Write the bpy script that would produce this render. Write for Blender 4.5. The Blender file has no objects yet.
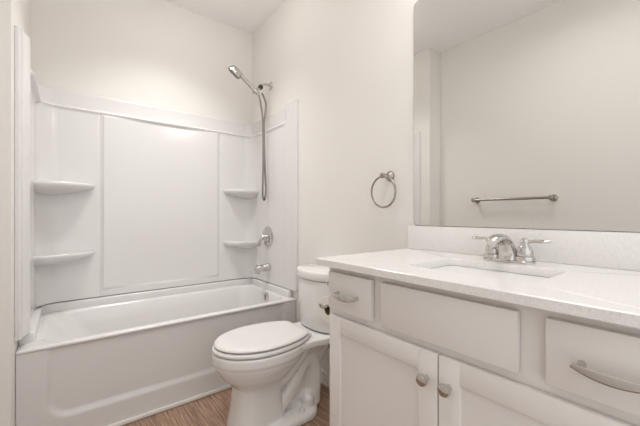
import bpy, bmesh, math, random
from mathutils import Vector, Matrix

S = bpy.context.scene
COL = S.collection
PI = math.pi
random.seed(4)

# ------------------------------------------------------------------ camera, light, exposure
cam_d = bpy.data.cameras.new('camera')
cam = bpy.data.objects.new('camera', cam_d)
COL.objects.link(cam)
cam.location = (-1.3095, -2.6775, 1.0935)
cam.rotation_euler = (PI / 2, 0, math.radians(-38.023))
cam_d.sensor_width = 36
cam_d.lens = 322.06 * 36 / 640
cam_d.shift_y = 1.72 / 640
cam_d.clip_start = 0.02
S.camera = cam

S.view_settings.view_transform = 'Standard'
S.view_settings.look = 'None'
S.view_settings.gamma = 1
S.view_settings.use_curve_mapping = False
S.view_settings.exposure = 0.67

W = bpy.data.worlds.new('world')
S.world = W
W.use_nodes = True
W.node_tree.nodes['Background'].inputs[0].default_value = (.955, .98, 1, 1)
W.node_tree.nodes['Background'].inputs[1].default_value = .80


def area(name, loc, size, power, rot=(0, 0, 0), color=(1, 1, 1), spread=PI, sy=None):
    d = bpy.data.lights.new(name, 'AREA')
    d.shape = 'RECTANGLE' if sy else 'DISK'
    d.size = size
    if sy:
        d.size_y = sy
    d.energy = power
    d.color = color
    d.spread = spread
    o = bpy.data.objects.new(name, d)
    COL.objects.link(o)
    o.location = loc
    o.rotation_euler = rot
    return o


AL = (-.60, -.80, 2.57)      # unseen globe added to brighten the ceiling and alcove
VB = [(-.115, y, 2.285) for y in (-1.98, -2.20, -2.42)]
area('alcove_lamp', (-.76, -.62, 2.70), .34, 4.2, spread=math.radians(105), sy=.24)
area('room_fill_lamp', (-.80, -2.15, 2.70), .6, 3.5, spread=math.radians(160), sy=.6)  # added fill that lifts the countertop and toilet, no known fixture

CH = 2.73            # ceiling height
LW = -1.495          # left wall of the tub alcove
TW = -1.68           # towel-bar wall
FW = -3.25           # wall behind the camera
WING = -.85

# ------------------------------------------------------------------ materials


def mat(name, rgb, rough=.5, metal=0., spec=.5, coat=0.):
    m = bpy.data.materials.new(name)
    m.use_nodes = True
    b = m.node_tree.nodes['Principled BSDF']
    c = [(v / 255 / 12.92 if v / 255 <= .04045 else ((v / 255 + .055) / 1.055) ** 2.4) for v in rgb]
    b.inputs['Base Color'].default_value = (*c, 1)
    b.inputs['Roughness'].default_value = rough
    b.inputs['Metallic'].default_value = metal
    b.inputs['Specular IOR Level'].default_value = spec
    b.inputs['Coat Weight'].default_value = coat
    return m


def N(m, t, **k):
    n = m.node_tree.nodes.new(t)
    for a, v in k.items():
        setattr(n, a, v)
    return n


def lk(m, a, b):
    m.node_tree.links.new(a, b)


def lin(rgb):
    return tuple((v / 255 / 12.92 if v / 255 <= .04045 else ((v / 255 + .055) / 1.055) ** 2.4) for v in rgb) + (1,)


def bump(m, scale, strength, dist=.002):
    b = m.node_tree.nodes['Principled BSDF']
    tc = N(m, 'ShaderNodeTexCoord')
    no = N(m, 'ShaderNodeTexNoise')
    no.inputs['Scale'].default_value = scale
    no.inputs['Detail'].default_value = 3
    bp = N(m, 'ShaderNodeBump')
    bp.inputs['Strength'].default_value = strength
    bp.inputs['Distance'].default_value = dist
    lk(m, tc.outputs['Object'], no.inputs['Vector'])
    lk(m, no.outputs['Fac'], bp.inputs['Height'])
    lk(m, bp.outputs['Normal'], b.inputs['Normal'])
    return m


M = {}
M['wall'] = bump(mat('warm_white_wall_paint', (234, 230, 225), .62, spec=.3), 160, .08, .001)
M['ceiling'] = bump(mat('white_ceiling_paint', (248, 245, 243), .8, spec=.2), 120, .1, .001)
M['trim'] = mat('white_trim_paint', (236, 232, 227), .35)
M['acrylic'] = mat('glossy_white_acrylic', (226, 223, 221), .14, spec=.5)
M['ceramic'] = mat('white_vitreous_china', (234, 232, 229), .07, spec=.55)
M['plastic'] = mat('white_seat_plastic', (228, 225, 222), .22)
M['cabinet'] = mat('pale_greige_cabinet_paint', (232, 227, 223), .38, spec=.4)
M['dark'] = mat('black_rubber', (26, 24, 23), .5)
M['chrome'] = mat('polished_chrome', (206, 203, 200), .07, 1)
M['satin'] = mat('brushed_nickel', (168, 161, 153), .24, 1)
M['hose'] = mat('dull_metal_hose', (150, 144, 136), .32, 1)
M['paper'] = bump(mat('white_tissue_paper', (242, 238, 232), .9, spec=.1), 300, .2, .001)
M['card'] = mat('brown_cardboard', (120, 96, 72), .9, spec=.1)
M['mirror'] = mat('silvered_mirror', (229, 229, 227), .0, 1)
M['mirror_edge'] = mat('polished_glass_edge', (120, 122, 116), .12)
M['caulk'] = mat('white_caulk', (240, 236, 230), .5)
M['nozzle'] = mat('grey_spray_face', (122, 120, 117), .4)

# quartz: white with fine grey specks
q = mat('speckled_white_quartz', (236, 233, 230), .2, spec=.5)
tc = N(q, 'ShaderNodeTexCoord')
n1 = N(q, 'ShaderNodeTexNoise'); n1.inputs['Scale'].default_value = 420; n1.inputs['Detail'].default_value = 2
n2 = N(q, 'ShaderNodeTexNoise'); n2.inputs['Scale'].default_value = 120; n2.inputs['Detail'].default_value = 4
r1 = N(q, 'ShaderNodeValToRGB')
r1.color_ramp.elements[0].position = .36; r1.color_ramp.elements[0].color = lin((228, 224, 221))
r1.color_ramp.elements[1].position = .5; r1.color_ramp.elements[1].color = lin((239, 236, 234))
mx = N(q, 'ShaderNodeMixRGB', blend_type='MULTIPLY'); mx.inputs[0].default_value = .15
r2 = N(q, 'ShaderNodeValToRGB')
r2.color_ramp.elements[0].position = .4; r2.color_ramp.elements[0].color = lin((228, 224, 221))
r2.color_ramp.elements[1].position = .55; r2.color_ramp.elements[1].color = (1, 1, 1, 1)
lk(q, tc.outputs['Object'], n1.inputs['Vector']); lk(q, tc.outputs['Object'], n2.inputs['Vector'])
lk(q, n1.outputs['Fac'], r1.inputs['Fac']); lk(q, n2.outputs['Fac'], r2.inputs['Fac'])
lk(q, r1.outputs['Color'], mx.inputs[1]); lk(q, r2.outputs['Color'], mx.inputs[2])
lk(q, mx.outputs['Color'], q.node_tree.nodes['Principled BSDF'].inputs['Base Color'])
M['quartz'] = q

# wood-look vinyl planks running along y
w = mat('brown_oak_vinyl_planks', (140, 112, 92), .42, spec=.35)
bs = w.node_tree.nodes['Principled BSDF']
tc = N(w, 'ShaderNodeTexCoord')
sx = N(w, 'ShaderNodeSeparateXYZ'); cb = N(w, 'ShaderNodeCombineXYZ')
lk(w, tc.outputs['Object'], sx.inputs[0])
lk(w, sx.outputs['Y'], cb.inputs['X']); lk(w, sx.outputs['X'], cb.inputs['Y'])
br = N(w, 'ShaderNodeTexBrick')
br.offset = .37
br.inputs['Scale'].default_value = 1
br.inputs['Mortar Size'].default_value = .0012
br.inputs['Mortar Smooth'].default_value = .3
br.inputs['Brick Width'].default_value = 1.22
br.inputs['Row Height'].default_value = .178
br.inputs['Color1'].default_value = (.35, .35, .35, 1)
br.inputs['Color2'].default_value = (.75, .75, .75, 1)
br.inputs['Mortar'].default_value = (0, 0, 0, 1)
mp0 = N(w, 'ShaderNodeMapping'); mp0.inputs['Location'].default_value = (.27, .05, 0)
lk(w, cb.outputs[0], mp0.inputs[0]); lk(w, mp0.outputs[0], br.inputs['Vector'])
# grain, stretched along the plank and offset from plank to plank
mp = N(w, 'ShaderNodeMapping'); mp.inputs['Scale'].default_value = (6, 130, 1)
addv = N(w, 'ShaderNodeVectorMath', operation='ADD')
scl = N(w, 'ShaderNodeVectorMath', operation='SCALE'); scl.inputs['Scale'].default_value = 7.3
lk(w, br.outputs['Color'], scl.inputs[0])
lk(w, cb.outputs[0], mp.inputs[0]); lk(w, mp.outputs[0], addv.inputs[0]); lk(w, scl.outputs[0], addv.inputs[1])
g1 = N(w, 'ShaderNodeTexNoise'); g1.inputs['Scale'].default_value = 1; g1.inputs['Detail'].default_value = 5; g1.inputs['Roughness'].default_value = .65
g1.inputs['Distortion'].default_value = .6
lk(w, addv.outputs[0], g1.inputs['Vector'])
rp = N(w, 'ShaderNodeValToRGB')
rp.color_ramp.elements[0].position = .3; rp.color_ramp.elements[0].color = lin((104, 80, 65))
rp.color_ramp.elements[1].position = .72; rp.color_ramp.elements[1].color = lin((200, 172, 150))
e = rp.color_ramp.elements.new(.5); e.color = lin((160, 129, 108))
lk(w, g1.outputs['Fac'], rp.inputs['Fac'])
tint = N(w, 'ShaderNodeMixRGB', blend_type='MULTIPLY'); tint.inputs[0].default_value = 1
rt = N(w, 'ShaderNodeValToRGB')
rt.color_ramp.elements[0].position = 0; rt.color_ramp.elements[0].color = (.3, .28, .26, 1)
rt.color_ramp.elements[1].position = .75; rt.color_ramp.elements[1].color = (1, 1, 1, 1)
e = rt.color_ramp.elements.new(.3); e.color = (.82, .82, .82, 1)
lk(w, br.outputs['Color'], rt.inputs['Fac'])
lk(w, rp.outputs['Color'], tint.inputs[1]); lk(w, rt.outputs['Color'], tint.inputs[2])
lk(w, tint.outputs['Color'], bs.inputs['Base Color'])
bp = N(w, 'ShaderNodeBump'); bp.inputs['Strength'].default_value = .25; bp.inputs['Distance'].default_value = .002
lk(w, g1.outputs['Fac'], bp.inputs['Height']); lk(w, bp.outputs['Normal'], bs.inputs['Normal'])
M['floor'] = w


def glow(name, rgb, s):
    m = mat(name, (240, 235, 228), .4)
    b = m.node_tree.nodes['Principled BSDF']
    b.inputs['Emission Color'].default_value = lin(rgb)
    b.inputs['Emission Strength'].default_value = s
    return m


M['bulb'] = glow('lit_frosted_bulb', (255, 252, 248), 13)
M['lens'] = glow('lit_lamp_lens', (255, 252, 248), 1.0)
M['globe'] = glow('fill_globe_glow', (255, 252, 248), 4.5)  # glow of the added fill globe

# ------------------------------------------------------------------ mesh helpers


class MB:
    def __init__(s):
        s.v = []
        s.f = []

    def add(s, vs, fs):
        b = len(s.v)
        s.v += [tuple(p) for p in vs]
        s.f += [tuple(i + b for i in f) for f in fs]
        return s

    def loft(s, loops, closed=False, cap0=True, cap1=True):
        n = len(loops[0])
        vs = [p for L in loops for p in L]
        fs = []
        K = len(loops)
        for k in range(K if closed else K - 1):
            a = k * n
            b = ((k + 1) % K) * n
            for i in range(n):
                j = (i + 1) % n
                fs.append((a + i, a + j, b + j, b + i))
        if not closed:
            if cap0:
                fs.append(tuple(range(n - 1, -1, -1)))
            if cap1:
                fs.append(tuple((K - 1) * n + i for i in range(n)))
        return s.add(vs, fs)

    def box(s, x0, x1, y0, y1, z0, z1, bev=0., seg=2):
        bm = bmesh.new()
        bmesh.ops.create_cube(bm, size=1)
        for v in bm.verts:
            v.co = Vector((x0 + (v.co.x + .5) * (x1 - x0), y0 + (v.co.y + .5) * (y1 - y0), z0 + (v.co.z + .5) * (z1 - z0)))
        if bev > 0:
            bmesh.ops.bevel(bm, geom=bm.edges[:], offset=bev, segments=seg, affect='EDGES', profile=.5)
        bm.verts.index_update()
        s.add([v.co[:] for v in bm.verts], [[v.index for v in f.verts] for f in bm.faces])
        bm.free()
        return s

    def tube(s, pts, r, n=12, smooth=0, cap=True):
        P = [Vector(p) for p in pts]
        rs = list(r) if isinstance(r, (list, tuple)) else [r] * len(P)
        if smooth:
            Q = []
            R = []
            for i in range(len(P) - 1):
                p0 = P[max(i - 1, 0)]; p1 = P[i]; p2 = P[i + 1]; p3 = P[min(i + 2, len(P) - 1)]
                for k in range(smooth):
                    t = k / smooth
                    Q.append(.5 * ((2 * p1) + (p2 - p0) * t + (2 * p0 - 5 * p1 + 4 * p2 - p3) * t * t + (3 * p1 - p0 - 3 * p2 + p3) * t ** 3))
                    R.append(rs[i] + (rs[i + 1] - rs[i]) * t)
            Q.append(P[-1]); R.append(rs[-1])
            P, rs = Q, R
        T = [(P[min(i + 1, len(P) - 1)] - P[max(i - 1, 0)]).normalized() for i in range(len(P))]
        up = Vector((0, 0, 1)) if abs(T[0].z) < .9 else Vector((1, 0, 0))
        u = T[0].cross(up).normalized()
        loops = []
        for p, t, rr in zip(P, T, rs):
            u = (u - t * u.dot(t)).normalized()
            v = t.cross(u)
            loops.append([p + (u * math.cos(2 * PI * k / n) + v * math.sin(2 * PI * k / n)) * rr for k in range(n)])
        return s.loft(loops, cap0=cap, cap1=cap)

    def lathe(s, prof, origin=(0, 0, 0), axis=(0, 0, 1), n=28, cap=True):
        """prof: list of (radius, height along axis)"""
        a = Vector(axis).normalized()
        u = a.cross(Vector((0, 0, 1)) if abs(a.z) < .9 else Vector((1, 0, 0))).normalized()
        v = a.cross(u)
        o = Vector(origin)
        loops = [[o + a * h + (u * math.cos(2 * PI * k / n) + v * math.sin(2 * PI * k / n)) * max(r, 1e-4) for k in range(n)] for r, h in prof]
        return s.loft(loops, cap0=cap, cap1=cap)

    def torus(s, c, axis, R, r, n=48, m=12):
        a = Vector(axis).normalized()
        u = a.cross(Vector((0, 0, 1)) if abs(a.z) < .9 else Vector((1, 0, 0))).normalized()
        v = a.cross(u)
        c = Vector(c)
        loops = []
        for k in range(n):
            t = 2 * PI * k / n
            d = u * math.cos(t) + v * math.sin(t)
            loops.append([c + d * (R + r * math.cos(2 * PI * j / m)) + a * r * math.sin(2 * PI * j / m) for j in range(m)])
        return s.loft(loops, closed=True)

    def slab(s, front, back, us, vs):
        """closed sheet between two grids front(u, v), back(u, v)"""
        nu, nv = len(us), len(vs)
        A = [front(u, v) for v in vs for u in us]
        B = [back(u, v) for v in vs for u in us]
        o = nu * nv
        fs = []
        for j in range(nv - 1):
            for i in range(nu - 1):
                a = j * nu + i
                fs.append((a, a + 1, a + nu + 1, a + nu))
                fs.append((o + a, o + a + nu, o + a + nu + 1, o + a + 1))
        ring = [i for i in range(nu)] + [j * nu + nu - 1 for j in range(1, nv)] + [(nv - 1) * nu + i for i in range(nu - 2, -1, -1)] + [j * nu for j in range(nv - 2, 0, -1)]
        for k in range(len(ring)):
            a, b = ring[k], ring[(k + 1) % len(ring)]
            fs.append((a, o + a, o + b, b))
        return s.add(A + B, fs)

    def build(s, name, m, parent=None, angle=40, loc=None):
        me = bpy.data.meshes.new(name)
        off = Vector(loc) if loc is not None else (parent_world(parent) if parent else Vector((0, 0, 0)))
        me.from_pydata([tuple(Vector(p) - off) for p in s.v], [], s.f)
        bm = bmesh.new()
        bm.from_mesh(me)
        bmesh.ops.recalc_face_normals(bm, faces=bm.faces[:])
        bm.to_mesh(me)
        bm.free()
        me.materials.append(M[m] if isinstance(m, str) else m)
        for p in me.polygons:
            p.use_smooth = True
        me.set_sharp_from_angle(angle=math.radians(angle))
        o = bpy.data.objects.new(name, me)
        COL.objects.link(o)
        if parent:
            o.parent = parent
        elif loc is not None:
            o.location = loc
        return o


def parent_world(o):
    p = Vector((0, 0, 0))
    while o:
        p += o.location
        o = o.parent
    return p


def empty(name, loc, label, cat, group=None):
    o = bpy.data.objects.new(name, None)
    COL.objects.link(o)
    o.location = loc
    o.empty_display_size = .05
    return tag(o, label, cat, group)


def tag(o, label, cat, group=None):
    o['label'] = label
    o['category'] = cat
    if group:
        o['group'] = group
    return o


def struct(o):
    o['kind'] = 'structure'
    return o


def rrect(cx, cy, hx, hy, r, z, n=6):
    r = min(r, hx, hy)
    out = []
    for qx, qy, a0 in ((1, 1, 0), (-1, 1, PI / 2), (-1, -1, PI), (1, -1, 1.5 * PI)):
        for k in range(n + 1):
            a = a0 + k / n * PI / 2
            out.append((cx + qx * (hx - r) + r * math.cos(a), cy + qy * (hy - r) + r * math.sin(a), z))
    return out


def sstep(a, b, x):
    t = max(0., min(1., (x - a) / (b - a)))
    return t * t * (3 - 2 * t)


def frange(a, b, n):
    return [a + (b - a) * i / n for i in range(n + 1)]


# ------------------------------------------------------------------ room shell
struct(MB().box(-2.0, .2, FW - .15, .15, -.1, 0).build('floor', 'floor'))
struct(MB().box(-2.0, .2, FW - .15, .15, CH, CH + .1).build('ceiling', 'ceiling'))
struct(MB().box(0, .12, FW - .12, .12, 0, CH).build('wall_right', 'wall'))
struct(MB().box(-1.9, 0, 0, .12, 0, CH).build('wall_back', 'wall'))
#struct(MB().box(-1.9, 0, FW - .12, FW, 0, CH).build('wall_front', 'wall'))
L2 = [(-1.9, FW), (TW, FW), (TW, WING), (LW, WING), (LW, 0), (-1.9, 0)]
mb = MB().loft([[(x, y, 0) for x, y in L2], [(x, y, CH) for x, y in L2]])
struct(mb.build('wall_left', 'wall'))

# baseboards with a small shoe moulding
mb = MB().box(-.014, -.0005, -1.733, -.752, .0005, .085, .004).box(-.026, -.0135, -1.733, -.752, .0005, .028, .006)
struct(mb.build('baseboard_right', 'trim'))
mb = MB().box(TW + .0005, TW + .014, FW, WING - .015, .0005, .085, .004).box(TW + .0135, TW + .026, FW, WING - .015, .0005, .018, .005)
struct(mb.build('baseboard_left', 'trim'))

# ------------------------------------------------------------------ bathtub
TX0, TX1 = -1.494, -.002
TF, TB = -.7255, -.003
TH = .484
tub = empty('bathtub', ((TX0 + TX1) / 2, TF, 0), 'long white alcove bathtub with flat-panelled front apron', 'bathtub')
cx, cy = (TX0 + TX1) / 2, (TF + TB) / 2
hx, hy = (TX1 - TX0) / 2, (TB - TF) / 2
mb = MB()


def tl(x0, x1, y0, y1, r, z):
    return rrect((x0 + x1) / 2, (y0 + y1) / 2, (x1 - x0) / 2, (y1 - y0) / 2, r, z, 8)


ix0, ix1, iy0, iy1 = TX0 + .085, TX1 - .052, TF + .060, TB - .075
loops = [
    tl(TX0 + .02, TX1 - .02, TF + .05, TB - .02, .01, .30),
    tl(TX0, TX1, TF + .03, TB, .01, TH - .03),
    tl(TX0, TX1, TF + .006, TB, .008, TH - .018),
    tl(TX0, TX1, TF, TB, .008, TH - .011),
    tl(TX0, TX1, TF, TB, .008, TH - .006),
    tl(TX0 + .002, TX1 - .002, TF + .002, TB - .003, .01, TH - .0015),
    tl(TX0 + .006, TX1 - .006, TF + .006, TB - .006, .012, TH),
    tl(ix0 - .012, ix1 + .012, iy0 - .014, iy1 + .012, .10, TH),
    tl(ix0 - .004, ix1 + .004, iy0 - .004, iy1 + .004, .105, TH - .004),
    tl(ix0 + .006, ix1 - .003, iy0 + .003, iy1 - .003, .11, TH - .018),
    tl(ix0 + .06, ix1 - .018, iy0 + .012, iy1 - .014, .12, TH - .10),
    tl(ix0 + .16, ix1 - .04, iy0 + .025, iy1 - .03, .13, TH - .24),
    tl(ix0 + .23, ix1 - .06, iy0 + .04, iy1 - .045, .14, TH - .335),
    tl(ix0 + .27, ix1 - .085, iy0 + .065, iy1 - .07, .14, TH - .365),
    tl(ix0 + .34, ix1 - .15, iy0 + .12, iy1 - .13, .12, TH - .372),
]
mb.loft(loops)
# raised back and end ledges the wall panels stand on
for x0, x1, y0, y1 in ((TX0, TX1, TB - .056, TB), (TX0, TX0 + .060, TF + .10, TB), (TX1 - .034, TX1, TF + .05, TB)):
    mb.box(x0, x1, y0, y1, TH - .02, .535, .010, 4)
mb.build('tub_shell', 'acrylic', tub, 50)


def apron_y(x, z):
    # recessed upper panel with rounded corners; the skirt and both ends stand proud
    dx = min(x - (-1.385), -.10 - x)
    dz = z - .135
    if z > .4:
        dz = 9
    e = min(dx, dz)
    if dx < .09 and dz < .09:
        e = .09 - math.hypot(.09 - dx, .09 - dz)
    rec = .014 * sstep(-.012, .02, e)
    return TF + .006 + rec


xs = [TX0 + .001] + frange(-1.46, -1.29, 34) + frange(-1.25, -.22, 20) + frange(-.19, -.02, 30) + [TX1 - .001]
zs = [.001] + frange(.06, .26, 34) + frange(.29, .472, 5)
mb = MB().slab(lambda x, z: (x, apron_y(x, z), z), lambda x, z: (x, TF + .045, z), xs, zs)
mb.build('apron', 'acrylic', tub, 50)
# overflow plate and drain
mb = MB().lathe([(.036, 0), (.036, .006), (.031, .011), (.014, .013)], (ix1 - .006, -.385, .437), (-.985, 0, .17))
mb.box(ix1 - .032, ix1 - .018, -.391, -.379, .415, .457, .004)
o = mb.build('overflow_plate', 'chrome', tub)
o['label'] = 'round chrome overflow plate'
o = MB().lathe([(.035, 0), (.035, .004), (.02, .006)], (-.30, -.37, TH - .372)).build('drain', 'chrome', tub)
o['label'] = 'chrome drain'
# white shoe strip along the foot of the apron
struct(MB().box(TX0, -.03, TF - .008, TF + .009, .0005, .022, .005).build('trim_1', 'caulk'))

# ------------------------------------------------------------------ tub surround
sur = empty('tub_surround', (cx, -.02, .54), 'glossy white moulded wall panels with corner shelves around the bathtub', 'tub surround')
LEDGE, STOP, SBOT = 1.795, 1.905, .541
BD = .048            # thickness of the back panel body
SD = .020            # thickness of the right panel body
SDL = .030           # and of the left one


def ledge_step(z):
    return sstep(LEDGE + .008, LEDGE - .010, z)


def back_d(x, z):
    k = ledge_step(z)
    d = .010 + (BD - .010) * k
    d += .008 * math.exp(-((z - (LEDGE - .012)) / .012) ** 2)
    # central raised panel, faintly hollow
    px0, px1, pz0, pz1 = -1.128, -.325, .585, 1.772
    ex = min(x - px0, px1 - x)
    ez0, ez1 = z - pz0, pz1 - z
    m = sstep(0, .012, ex) * sstep(0, .012, ez0) * sstep(0, .012, ez1)
    u = (x - (px0 + px1) / 2) / ((px1 - px0) / 2)
    d += m * (.008 - .013 * (1 - u * u))
    # grooves either side of the panel
    for gx in (px0 - .012, px1 + .012):
        d -= .004 * k * math.exp(-((x - gx) / .006) ** 2)
    # coved corners
    for s, R in ((x - (LW + SDL), .115), (-SD - x, .085)):
        if s < R:
            s = max(s, 0)
            d += (R - math.sqrt(max(R * R - (R - s) ** 2, 0))) * (.25 + .75 * k)
    return d


bx = frange(LW + .004, LW + .136, 26) + frange(-1.36, -1.155, 8) + frange(-1.15, -1.10, 14) + frange(-1.07, -.36, 26) + frange(-.345, -.30, 14) + frange(-.28, -.12, 8) + frange(-.11, -.004, 22)
bz = [SBOT] + frange(.57, .61, 8) + frange(.65, 1.66, 24) + frange(1.675, 1.825, 50) + [1.86, 1.895, 1.902, STOP]
mb = MB().slab(lambda x, z: (x, -back_d(x, z) * (1 if z < STOP - .001 else .6), z), lambda x, z: (x, -.001, z), bx, bz)
mb.build('back_panel', 'acrylic', sur, 75)

SF = -.748           # front edge of the side panels


def side_d(y, z, body):
    k = ledge_step(z)
    d = .008 + (body - .008) * k
    lip = .008 if body < .025 else .026
    d += lip * math.exp(-((z - (LEDGE - .014)) / (.012 if body < .025 else .018)) ** 2)
    c = sstep(-.600, -.618, y)
    col = .022 + (body - .020) * 2.2 * sstep(SF + .02, -.625, y)
    d = d * (1 - c) + col * c
    return d


def side_top(y):
    return STOP + .018 * sstep(-.595, -.622, y)


sy = [SF, SF + .0008, SF + .002, SF + .004, SF + .007, SF + .011, SF + .016] + frange(-.725, -.665, 5) + frange(-.655, -.615, 12) + frange(-.59, -.03, 26)
sv = frange(0, .85, 20) + frange(.86, .94, 40) + [.96, .98, .995, 1]


def side_panel(sign, x_wall, body):
    def P(y, v, d):
        z = SBOT + v * (side_top(y) - SBOT)
        return (x_wall + sign * d, y, z)
    def front(y, v):
        z = SBOT + v * (side_top(y) - SBOT)
        d = side_d(y, z, body)
        d = .006 + (d - .006) * math.sqrt(max(0, 1 - (1 - min(1, (y - SF) / .016)) ** 2))
        return P(y, v, d)
    mb = MB().slab(front, lambda y, v: P(y, v, .001), sy, sv)
    return mb.build('side_panel', 'acrylic', sur, 60)


side_panel(1, LW, SDL)
side_panel(-1, 0, SD)


def corner_shelf(sign, ztop, ax, ay):
    x0 = (LW + .002) if sign > 0 else -.002
    y0 = -.002
    def loop(z, s, grow=0.):
        pts = [(x0, y0, z)]
        n = 22
        for k in range(n + 1):
            t = k / n * PI / 2
            c, q_ = math.cos(t), math.sin(t)
            e_ = 2 / 2.7
            pts.append((x0 + sign * (s * ax * c ** e_ + grow), y0 - (s * ay * q_ ** e_ + grow), z))
        return pts
    L = [loop(ztop - .012, .90), loop(ztop - .003, .955), loop(ztop, .985), loop(ztop - .004, 1.0), loop(ztop - .016, 1.0), loop(ztop - .026, .985), loop(ztop - .036, .93),
         loop(ztop - .050, .80), loop(ztop - .066, .58), loop(ztop - .078, .36)]
    return MB().loft(L).build('shelf', 'acrylic', sur, 60)


for z_ in (1.292, .856):
    corner_shelf(1, z_, .325, .22)
    corner_shelf(-1, z_ + .014, .285, .17)

# ------------------------------------------------------------------ shower fittings
ra = empty('shower_mount', (0, -.351, 2.148), 'short chrome shower arm and holder high on the right wall', 'shower mount')
MB().lathe([(.034, 0.0005), (.034, .004), (.026, .011), (.012, .014)], (0, -.351, 2.148), (-1, 0, 0)).build('escutcheon', 'chrome', ra)
MB().tube([(-.004, -.351, 2.148), (-.035, -.350, 2.150), (-.064, -.348, 2.146), (-.088, -.347, 2.128)], .009, 12, 6).build('arm_pipe', 'chrome', ra)
o = MB().lathe([(.013, 0), (.019, .006), (.019, .026), (.013, .034)], (-.084, -.347, 2.130), (-.55, .02, -.83)).build('swivel_nut', 'dark', ra)
o['label'] = 'black swivel nut'
hold_c = Vector((-.124, -.350, 2.060)).lerp(Vector((-.258, -.352, 2.158)), .12)
hold_d = Vector((-.258, -.352, 2.158)) - Vector((-.124, -.350, 2.060))
mb = MB().torus(hold_c, hold_d, .0238, .0048, 32, 10)
mb.torus(hold_c + hold_d.normalized() * .008, hold_d, .0238, .0048, 32, 10)
nrm = Vector((hold_d.z, 0, -hold_d.x)).normalized()
mb.tube([(-.101, -.347, 2.105), Vector((-.108, -.347, 2.100)), hold_c + hold_d.normalized() * .004 + nrm * .0235], .0105, 14, 3)
mb.build('holder', 'chrome', ra)

hs = empty('hand_shower', (-.1, -.345, 2.065), 'chrome hand shower with a long looped metal hose', 'hand shower')
hb = Vector((-.124, -.350, 2.060)); ht = Vector((-.258, -.352, 2.158))
mb = MB().tube([hb + (hb - ht) * .10, hb, hb.lerp(ht, .5), ht, ht + (ht - hb) * .12], [.014, .0175, .0165, .018, .026], 16, 4)
mb.build('handle', 'chrome', hs)
ax_ = Vector((-.556, .409, -.72)).normalized()
hc = Vector((-.312, -.344, 2.176))
MB().lathe([(.012, -.044), (.034, -.038), (.050, -.022), (.057, -.004), (.057, .010)], hc, ax_, 32).build('shower_head', 'chrome', hs)
mb = MB().lathe([(.052, .009), (.052, .0125), (.046, .0135), (.004, .0135)], hc, ax_, 32)
u_ = ax_.cross(Vector((0, 1, 0))).normalized(); v_ = ax_.cross(u_)
for R_, n_ in ((.014, 6), (.027, 11), (.041, 18)):
    for k in range(n_):
        t = 2 * PI * k / n_
        p = hc + ax_ * .0135 + (u_ * math.cos(t) + v_ * math.sin(t)) * R_
        mb.lathe([(.0026, 0), (.002, .003)], p, ax_, 8)
o = mb.build('spray_face', 'nozzle', hs)
o['label'] = 'round grey spray face with nozzles'
hosep = [(-.118, -.350, 2.068), (-.106, -.350, 2.040), (-.094, -.350, 1.985), (-.082, -.351, 1.92), (-.073, -.350, 1.82), (-.070, -.348, 1.70), (-.071, -.350, 1.50), (-.077, -.352, 1.32), (-.075, -.352, 1.24),
         (-.066, -.352, 1.213), (-.054, -.352, 1.235), (-.049, -.352, 1.32), (-.057, -.350, 1.50), (-.060, -.346, 1.70), (-.060, -.345, 1.83), (-.048, -.345, 1.92), (-.044, -.345, 1.99), (-.060, -.345, 2.04), (-.080, -.346, 2.072)]
# ribbed metal hose
mb = MB()
P = MB().tube(hosep, .0072, 4, 20)
ring_n = 4
cl = [sum((Vector(P.v[i * 4 + k]) for k in range(4)), Vector()) / 4 for i in range(len(P.v) // 4)]
mb.tube(cl, [.0086 if i % 2 else .0070 for i in range(len(cl))], 10)
mb.build('hose', 'hose', hs, 80)

va = empty('shower_valve', (-SD, -.340, .915), 'round chrome shower valve plate with single lever on right wall', 'shower valve')
MB().lathe([(.082, .0005), (.082, .005), (.074, .011), (.036, .016)], (-SD, -.340, .915), (-1, 0, 0), 40).build('escutcheon', 'chrome', va)
MB().lathe([(.027, .012), (.024, .030), (.019, .042), (.006, .047)], (-SD, -.340, .915), (-1, 0, 0), 24).build('hub', 'chrome', va)
MB().tube([(-SD - .034, -.340, .920), (-SD - .054, -.337, .908), (-SD - .070, -.332, .880), (-SD - .074, -.328, .838)], [.016, .015, .012, .010], 12, 6).build('lever', 'chrome', va)

sp = empty('tub_spout', (-SD, -.352, .668), 'chrome tub spout below the shower valve', 'tub spout')
mb = MB().lathe([(.033, .0030), (.033, .012), (.029, .016), (.028, .06), (.027, .100), (.025, .124), (.016, .130)], (-SD, -.352, .668), (-1, 0, -.06), 24)
mb.lathe([(.020, 0), (.021, .038)], (-SD - .106, -.352, .662), (0, 0, -1), 18)
mb.build('spout_body', 'chrome', sp)
MB().lathe([(.006, 0), (.006, .012), (.009, .016), (.006, .022)], (-SD - .105, -.352, .684), (0, 0, 1), 14).build('diverter_knob', 'chrome', sp)

# ------------------------------------------------------------------ toilet
TY = -1.148
toi = empty('toilet', (-.4, TY, 0), 'white two-piece toilet with closed lid beside the bathtub', 'toilet')


def egg(u0, uc, u1, hw, z, n=48, cut=None, pb=2.0, pf=2.0):
    """outline in plan: u measured from the wall, widest at uc"""
    out = []
    for k in range(n):
        t = 2 * PI * k / n
        c, s = math.cos(t), math.sin(t)
        p = pf if c > 0 else pb
        a = (u1 - uc) if c > 0 else (uc - u0)
        uu = uc + a * math.copysign(abs(c) ** (2 / p), c)
        ww = hw * math.copysign(abs(s) ** (2 / p), s)
        if cut is not None and uu < cut:
            uu = cut
        out.append((-uu, TY + ww, z))
    return out


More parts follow.
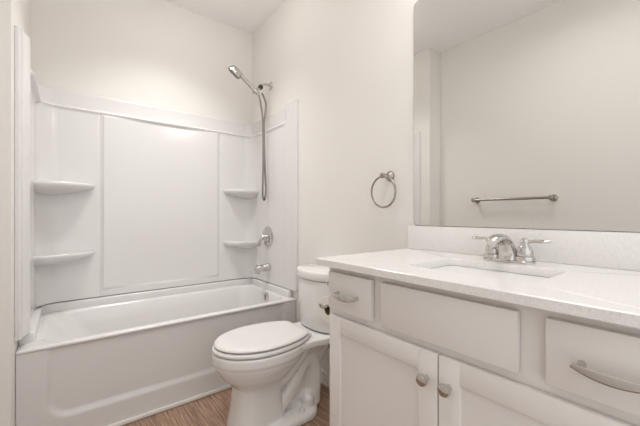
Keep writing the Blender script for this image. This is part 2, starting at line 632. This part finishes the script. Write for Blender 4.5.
mb = MB()
mb.loft([egg(.425, .55, .682, .122, .0, pb=7, pf=2.8), egg(.425, .55, .678, .118, .03, pb=7, pf=2.8), egg(.43, .55, .662, .108, .12, pb=7, pf=2.7), egg(.435, .545, .652, .103, .205, pb=7, pf=2.6),
         egg(.43, .54, .656, .106, .232, pb=5, pf=2.3), egg(.38, .535, .680, .126, .256, pb=2.6), egg(.33, .525, .712, .154, .288), egg(.285, .515, .737, .174, .325), egg(.262, .51, .752, .184, .352), egg(.260, .508, .754, .1855, .366),
         egg(.252, .506, .760, .1905, .371), egg(.25, .505, .762, .192, .376), egg(.25, .505, .762, .192, .412), egg(.253, .505, .759, .189, .418)])
# deck under the tank
def deckloop(z, g):
    return [(-u, TY + w_, z) for u, w_ in ((.03, -.160 - g), (.20, -.164 - g), (.26, -.150 - g), (.34, -.150 - g), (.34, .150 + g), (.26, .150 + g), (.20, .164 + g), (.03, .160 + g))]
mb.loft([deckloop(.374, -.012), deckloop(.381, 0), deckloop(.412, 0), deckloop(.418, -.005)])
# neck that carries the deck
mb.loft([rrect(-.225, TY, .075, .060, .05, .02), rrect(-.225, TY, .070, .055, .05, .10), rrect(-.215, TY, .075, .055, .05, .2), rrect(-.20, TY, .10, .080, .05, .31), rrect(-.19, TY, .13, .13, .05, .38)])
# web and the S-shaped trapway standing proud on both flanks
mb.box(-.48, -.19, TY - .050, TY + .050, .02, .39)
for sg in (-1, 1):
    yy = TY + sg * .052
    mb.tube([(-.48, yy, .075), (-.41, yy, .105), (-.345, yy, .180), (-.292, yy, .262), (-.248, yy + sg * .004, .292), (-.212, yy + sg * .006, .250), (-.205, yy + sg * .004, .16), (-.21, yy, .03)], [.046, .046, .046, .043, .042, .042, .042, .044], 16, 5)
    mb.tube([(-.48, yy + sg * .014, .205), (-.40, yy + sg * .022, .235), (-.325, yy + sg * .034, .315), (-.275, yy + sg * .045, .385)], [.026, .028, .028, .026], 14, 5)
    mb.tube([(-.265, yy + sg * .02, .03), (-.265, yy + sg * .034, .072), (-.262, yy - sg * .01, .085)], [.036, .034, .03], 14, 4)
# foot
mb.loft([rrect(-.3875, TY, .1875, .160, .11, 0), rrect(-.3875, TY, .1875, .160, .11, .026), rrect(-.3875, TY, .180, .152, .105, .040), rrect(-.3875, TY, .155, .125, .085, .047)])
bowl = mb.build('bowl', 'ceramic', toi)
md = bowl.modifiers.new('union', 'REMESH'); md.mode = 'VOXEL'; md.voxel_size = .0062; md.use_smooth_shade = True
md = bowl.modifiers.new('soften', 'SMOOTH'); md.factor = .5; md.iterations = 5
for sg in (-1, 1):
    MB().lathe([(.015, 0), (.015, .006), (.011, .014), (.003, .017)], (-.325, TY + sg * .115, .0455), (0, 0, 1), 18).build('bolt_cap', 'plastic', toi)
# seat ring and lid
o1 = lambda z, g: egg(.22 - g, .51, .759 + g, .188 + g, z, 64, cut=.268 - g)
MB().loft([o1(.4235, -.006), o1(.4255, 0), o1(.434, .001), o1(.440, -.004), o1(.4415, -.012)]).build('seat', 'plastic', toi, 50)
o2 = lambda z, g: egg(.215 - g, .51, .750 + g, .180 + g, z, 64, cut=.272 - g)
lidl = [o2(.4465, -.008), o2(.4485, -.001), o2(.454, .001), o2(.460, -.003), o2(.4635, -.012), o2(.4655, -.03), o2(.467, -.07)]
MB().loft(lidl).build('lid', 'plastic', toi, 50)
for sg in (-1, 1):
    MB().box(-.285, -.245, TY + sg * .075 - .022, TY + sg * .075 + .022, .417, .444, .008, 3).build('hinge', 'plastic', toi)


def tankloop(hw, uf, z, cr=.045, back=.014):
    """plan of the tank: flat back, straight sides, bowed front"""
    us = .132
    pts = [(back, hw), ]
    n = 24
    front = []
    for k in range(n + 1):
        s = -1 + 2 * k / n
        u = us + (uf - us) * (1 - abs(s) ** 2.6)
        front.append((u, -s * hw))
    pts += front + [(back, -hw)]
    return [(-u, TY + w_, z) for u, w_ in pts]


mb = MB().loft([tankloop(.160, .185, .423), tankloop(.172, .197, .430), tankloop(.177, .201, .445), tankloop(.187, .209, .60), tankloop(.191, .213, .709), tankloop(.189, .211, .713)])
mb.build('tank', 'ceramic', toi, 50)
mb = MB().loft([tankloop(.193, .216, .717), tankloop(.198, .222, .720), tankloop(.200, .225, .729), tankloop(.200, .225, .757), tankloop(.197, .221, .765), tankloop(.187, .208, .769)])
mb.build('tank_lid', 'ceramic', toi, 50)
for sg in (-1, 1):
    mb = MB().lathe([(.016, 0), (.016, .006), (.009, .008), (.009, .03)], (-.15, TY + sg * .140, .374), (0, 0, -1), 14)
    o = mb.build('tank_bolt', 'dark', toi)
    o['label'] = 'dark tank bolt nut'

# ------------------------------------------------------------------ vanity cabinet
VX = -.527           # face frame plane
DX = -.546           # door and drawer face plane
VY0, VY1 = -2.668, -1.737
VZ = .906
van = empty('vanity_cabinet', (-.27, (VY0 + VY1) / 2, 0), 'pale painted vanity cabinet with shaker doors under the white countertop', 'vanity')
mb = MB()
mb.box(VX + .0192, -.003, VY1 - .016, VY1, .0005, VZ - .0005)
mb.box(VX + .0192, -.003, VY0, VY0 + .016, .0005, VZ - .0005)
mb.box(VX + .07, -.003, VY0 + .015, VY1 - .015, .10, .116)
mb.box(VX + .07, VX + .085, VY0 + .015, VY1 - .015, .0005, .101)
mb.box(-.012, -.003, VY0 + .015, VY1 - .015, .1, VZ)
f0, f1 = VX, VX + .019
for a, b in ((VY1 - .038, VY1), (VY0, VY0 + .038), (-2.022, -1.95), (-2.455, -2.378)):
    zz = (.002, VZ) if (a > -1.8 or b < -2.6) else (.735, VZ)
    mb.box(f0, f1, a, b, zz[0], zz[1] - .0002)
for a, b in ((.868, VZ), (.715, .772), (.10, .135)):
    mb.box(f0 + .0004, f1, VY0 + .001, VY1 - .001, a, b - .0004)
mb.build('cabinet_body', 'cabinet', van)


def slab_front(name, y0, y1, z0, z1, parent):
    return MB().box(DX, VX - .0008, y0, y1, z0, z1, .0022, 2).build(name, 'cabinet', parent)


def pull(y, z, parent, half=.048):
    mb = MB()
    for s in (-1, 1):
        mb.lathe([(.0075, 0.0005), (.0065, .004), (.0052, .022)], (DX, y + s * half, z), (-1, 0, 0), 14)
    n = 20
    pts = []
    loops = []
    for k in range(n + 1):
        t = -1 + 2 * k / n
        yy = y + t * (half + .012)
        xx = DX - .021 - .010 * (1 - t * t)
        hz = .0045 + .0055 * (1 - t * t)
        zc = z - .004 * (1 - t * t)
        sq = lambda v: math.copysign(abs(v) ** .5, v)
        loops.append([(xx + .0024 * sq(math.cos(2 * PI * j / 20)), yy, zc + hz * sq(math.sin(2 * PI * j / 20))) for j in range(20)])
    mb.loft(loops)
    o = mb.build('pull', 'chrome', parent)
    o['label'] = 'arched chrome drawer pull'


d = slab_front('drawer', -1.965, -1.752, .750, .884, van); pull(-1.856, .812, d)
slab_front('false_front', -2.392, -2.005, .750, .884, van)
d = slab_front('drawer', -2.658, -2.444, .750, .884, van); pull(-2.551, .812, d)


def door(y0, y1, z0, z1, ky):
    mb = MB()
    w_ = .058
    mb.box(DX, VX - .0008, y0, y0 + w_, z0, z1, .002)
    mb.box(DX, VX - .0008, y1 - w_, y1, z0, z1, .002)
    mb.box(DX, VX - .0008, y0 + w_ - .001, y1 - w_ + .001, z1 - w_, z1, .002)
    mb.box(DX, VX - .0008, y0 + w_ - .001, y1 - w_ + .001, z0, z0 + w_, .002)
    mb.box(DX + .009, VX - .003, y0 + w_ - .004, y1 - w_ + .004, z0 + w_ - .004, z1 - w_ + .004)
    d = mb.build('door', 'cabinet', van)
    k = MB().lathe([(.0085, .0005), (.0075, .003), (.0062, .010), (.0075, .014), (.0155, .019), (.0168, .024), (.0150, .029), (.008, .032)], (DX, ky, .654), (-1, 0, 0), 24).build('knob', 'chrome', d)
    k['label'] = 'round chrome door knob'


door(-2.2005, -1.758, .118, .726, -2.170)
door(-2.650, -2.2045, .118, .726, -2.234)

# ------------------------------------------------------------------ countertop, sink, faucet
CX0, CX1, CY0, CY1, CZ0, CZ1 = -.5745, -.002, -2.690, -1.712, .9065, .931
ct = empty('countertop', (-.29, -2.2, CZ0), 'speckled white quartz countertop with low backsplash on the vanity', 'countertop')
sxc, syc, shx, shy = -.314, -2.208, .134, .178
mx_, my_ = (CX0 + CX1) / 2, (CY0 + CY1) / 2
hx_, hy_ = (CX1 - CX0) / 2, (CY1 - CY0) / 2
H_ = lambda z, g: rrect(sxc, syc, shx + g, shy + g, .028 + g, z, 8)
O_ = lambda z, g: rrect(mx_, my_, hx_ - g, hy_ - g, .003, z, 8)
mb = MB().loft([H_(CZ0, 0), H_(CZ1 - .003, 0), H_(CZ1, .002), O_(CZ1, .0025), O_(CZ1 - .0025, 0), O_(CZ0 + .0015, 0), O_(CZ0, .0015)], closed=True)
mb.build('worktop', 'quartz', ct, 40)
MB().box(-.021, -.002, CY0, CY1 - .002, CZ1 + .0003, 1.041, .0018).build('backsplash', 'quartz', ct)

sk = empty('sink_basin', (sxc, syc, .77), 'rectangular white undermount sink basin in the countertop', 'sink')
K_ = lambda z, g, r=.03: rrect(sxc, syc, shx + g, shy + g, r, z, 8)
mb = MB().loft([K_(CZ0 - .001, .022), K_(CZ0 - .001, .006), K_(CZ0 - .006, .004), K_(.87, 0), K_(.81, -.008, .035), K_(.785, -.02, .045), K_(.772, -.05, .05), K_(.766, -.10, .03),
                K_(.758, -.10, .03), K_(.764, -.04, .05), K_(.80, .005, .035), K_(.89, .012), K_(.893, .022)], closed=False)
mb.build('basin', 'ceramic', sk, 60)
o = MB().lathe([(.026, 0), (.026, .003), (.018, .005), (.018, .010), (.004, .011)], (sxc + .02, syc, .7662), (0, 0, 1), 20).build('drain', 'chrome', sk)
o['label'] = 'chrome pop-up drain'

FX, FY, FZ = -.107, -2.199, CZ1 + .0004
fa = empty('faucet', (FX, FY, FZ), 'chrome two-handle faucet with arched spout behind the sink', 'faucet')
mb = MB().loft([rrect(FX, FY, .031, .083, .03, FZ), rrect(FX, FY, .031, .083, .03, FZ + .007), rrect(FX, FY, .027, .079, .026, FZ + .010)])
mb.build('base_plate', 'chrome', fa)
# spout: a broad tapering arch toward the bowl
mb = MB()
loops = []
prof = [(FX + .002, .001, .033, .032), (FX - .000, .016, .031, .030), (FX - .006, .032, .028, .0265), (FX - .018, .050, .025, .0225), (FX - .036, .065, .0225, .0185), (FX - .060, .0735, .021, .0155), (FX - .086, .0745, .020, .0135), (FX - .110, .0695, .019, .012), (FX - .124, .065, .018, .011), (FX - .131, .062, .014, .008)]
n_ = len(prof)
for i, (x, z, hw, ht_) in enumerate(prof):
    a = prof[min(i + 1, n_ - 1)]; b = prof[max(i - 1, 0)]
    t = Vector((a[0] - b[0], 0, a[1] - b[1])).normalized()
    nrm = Vector((-t.z, 0, t.x))
    c = Vector((x, FY, FZ + .010 + z))
    loops.append([c + Vector((0, 1, 0)) * hw * math.copysign(abs(math.cos(2 * PI * k / 24)) ** .8, math.cos(2 * PI * k / 24)) + nrm * ht_ * math.copysign(abs(math.sin(2 * PI * k / 24)) ** .8, math.sin(2 * PI * k / 24)) for k in range(24)])
mb.loft(loops)
mb.lathe([(.011, 0), (.011, .008), (.009, .010)], (FX - .113, FY, FZ + .068), (-.25, 0, -1), 16)
mb.build('spout', 'chrome', fa, 60)
for sg in (-1, 1):
    hy0 = FY + sg * .0515
    h = MB().lathe([(.0305, .0095), (.0300, .022), (.0245, .0245), (.0255, .028), (.0245, .040), (.0195, .055), (.0125, .062), (.0115, .067), (.0135, .070), (.012, .079), (.004, .083)], (FX + .002, hy0, FZ), (0, 0, 1), 28).build('handle', 'chrome', fa)
    lv = []
    for t, dz, wd, th in ((0, .069, .006, .006), (.014, .0725, .0065, .006), (.030, .0750, .007, .0055), (.046, .075, .010, .006), (.058, .075, .0125, .0062), (.068, .0755, .011, .0055), (.074, .077, .005, .004)):
        lv.append([Vector((FX + .002 + wd * math.cos(2 * PI * k / 16), hy0 + sg * t, FZ + dz + th * math.sin(2 * PI * k / 16))) for k in range(16)])
    MB().loft(lv).build('lever', 'chrome', h, 60)

# ------------------------------------------------------------------ mirror
mi = empty('wall_mirror', (-.004, -2.21, 1.0425), 'large frameless wall mirror above the backsplash', 'mirror')
MY0, MY1, MZ0, MZ1 = -2.688, -1.738, 1.0425, 2.105


def yz_rrect(x, g, r=.022):
    p = rrect((MY0 + MY1) / 2, (MZ0 + MZ1) / 2, (MY1 - MY0) / 2 - g, (MZ1 - MZ0) / 2 - g, r, 0, 8)
    return [(x, a, b) for a, b, _ in p]


MB().loft([yz_rrect(-.0008, 0), yz_rrect(-.0052, 0), yz_rrect(-.0056, .001)], cap1=False).build('glass_edge', 'mirror_edge', mi)
MB().loft([yz_rrect(-.0050, .0012), yz_rrect(-.0056, .0012)]).build('mirror_face', 'mirror', mi)

# ------------------------------------------------------------------ towel ring and towel bar
tr = empty('towel_ring', (0, -1.592, 1.292), 'brushed metal towel ring on the wall left of the mirror', 'towel ring')
mb = MB().lathe([(.027, .0005), (.027, .005), (.021, .014), (.014, .020), (.011, .030), (.012, .052), (.015, .060), (.012, .068), (.004, .071)], (0, -1.592, 1.292), (-1, 0, 0), 24)
mb.build('mount', 'satin', tr)
MB().torus((-.056, -1.592, 1.292 - .083), (1, 0, .04), .078, .0052).build('ring', 'satin', tr)

tb = empty('towel_bar', (TW, -1.52, 1.225), 'brushed metal towel bar seen in the mirror, on the opposite wall', 'towel bar')
for y in (-1.228, -1.825):
    MB().lathe([(.027, .0005), (.027, .006), (.020, .014), (.013, .022), (.013, .058), (.017, .066), (.017, .082), (.010, .090)], (TW, y, 1.225), (1, 0, 0), 22).build('mount', 'satin', tb)
MB().tube([(TW + .073, -1.228, 1.225), (TW + .073, -1.825, 1.225)], .0110, 16).build('bar', 'satin', tb)

# ------------------------------------------------------------------ toilet paper on the side of the vanity
RX, RY, RZ = -.480, -1.664, .706
th = empty('toilet_paper_holder', (-.488, VY1, .832), 'chrome toilet paper holder on the side of the vanity', 'toilet paper holder')
MB().lathe([(.028, .0005), (.028, .005), (.018, .012), (.010, .018)], (-.488, VY1, .832), (0, 1, 0), 22).build('mount', 'chrome', th)
MB().tube([(-.488, VY1 + .012, .832), (-.488, VY1 + .045, .830), (-.478, RY - .004, .812), (-.42, RY, .795), (-.365, RY, .782), (-.345, RY, .755), (-.346, RY, .730), (-.362, RY, RZ + .0133), (-.40, RY, RZ + .0133), (-.485, RY, RZ + .0133), (-.505, RY, RZ + .016), (-.517, RY + .004, RZ + .032)], .006, 12, 6).build('bar', 'chrome', th)
rl = empty('toilet_paper_roll', (-.43, RY, RZ), 'white toilet paper roll half hidden by the vanity front', 'toilet paper roll')
pr = lambda r, x: [(x, RY + r * math.cos(2 * PI * k / 40), RZ + r * math.sin(2 * PI * k / 40)) for k in range(40)]
MB().loft([pr(.0205, -.478), pr(.053, -.478), pr(.055, -.476), pr(.055, -.380), pr(.053, -.378), pr(.0205, -.378)], closed=True).build('paper', 'paper', rl)
MB().loft([pr(.0204, -.4775), pr(.0204, -.3785), pr(.0194, -.3785), pr(.0194, -.4775)], closed=True).build('cardboard_core', 'card', rl)

# ------------------------------------------------------------------ lamps above the frame, inferred ones and added fill
for lx, ly, ax, ay, lab in ((-.76, -.62, .34, .24, 'small flat ceiling light over the middle of the bathtub'), (-.80, -2.15, .6, .6, 'flat square fill light added to the ceiling in front of the vanity'),):
    rc = empty('ceiling_light', (lx, ly, CH), lab, 'ceiling light')  # the square one is a made-up housing for the added fill lamp
    e_ = .02
    MB().loft([rrect(lx, ly, ax / 2 + e_, ay / 2 + e_, .01, CH - .0005), rrect(lx, ly, ax / 2 + e_, ay / 2 + e_, .01, CH - .024), rrect(lx, ly, ax / 2, ay / 2, .01, CH - .024), rrect(lx, ly, ax / 2, ay / 2, .01, CH - .0005)], closed=True).build('frame', 'trim', rc)
    MB().box(lx - ax / 2 + .001, lx + ax / 2 - .001, ly - ay / 2 + .001, ly + ay / 2 - .001, CH - .016, CH - .002).build('diffuser', 'lens', rc)

vl = empty('vanity_light', (0, -2.20, 2.285), 'three-globe vanity light on the wall above the mirror', 'vanity light')
MB().box(-.022, -.0005, -2.52, -1.88, 2.255, 2.315, .006).build('back_plate', 'satin', vl)
for p in VB:
    MB().tube([(-.02, p[1], p[2]), (-.062, p[1], p[2])], .013, 14).build('socket', 'satin', vl)
    pr_ = [(.047 * math.sin(PI * k / 14), -.047 * math.cos(PI * k / 14)) for k in range(15)]
    g = MB().lathe(pr_, p, (0, 0, 1), 28, cap=False).build('globe', 'bulb', vl)

al = empty('globe_fill_light', (AL[0], AL[1], CH), 'round white globe added as fill light in front of the bathtub', 'ceiling light')  # made-up fixture, there to lighten the ceiling
MB().lathe([(.075, .0005), (.075, .014), (.05, .022), (.046, .066)], (AL[0], AL[1], CH), (0, 0, -1), 32).build('canopy', 'satin', al)
MB().lathe([(.104 * math.sin(PI * k / 20), -.104 * math.cos(PI * k / 20)) for k in range(21)], AL, (0, 0, 1), 36, cap=False).build('globe', 'globe', al)
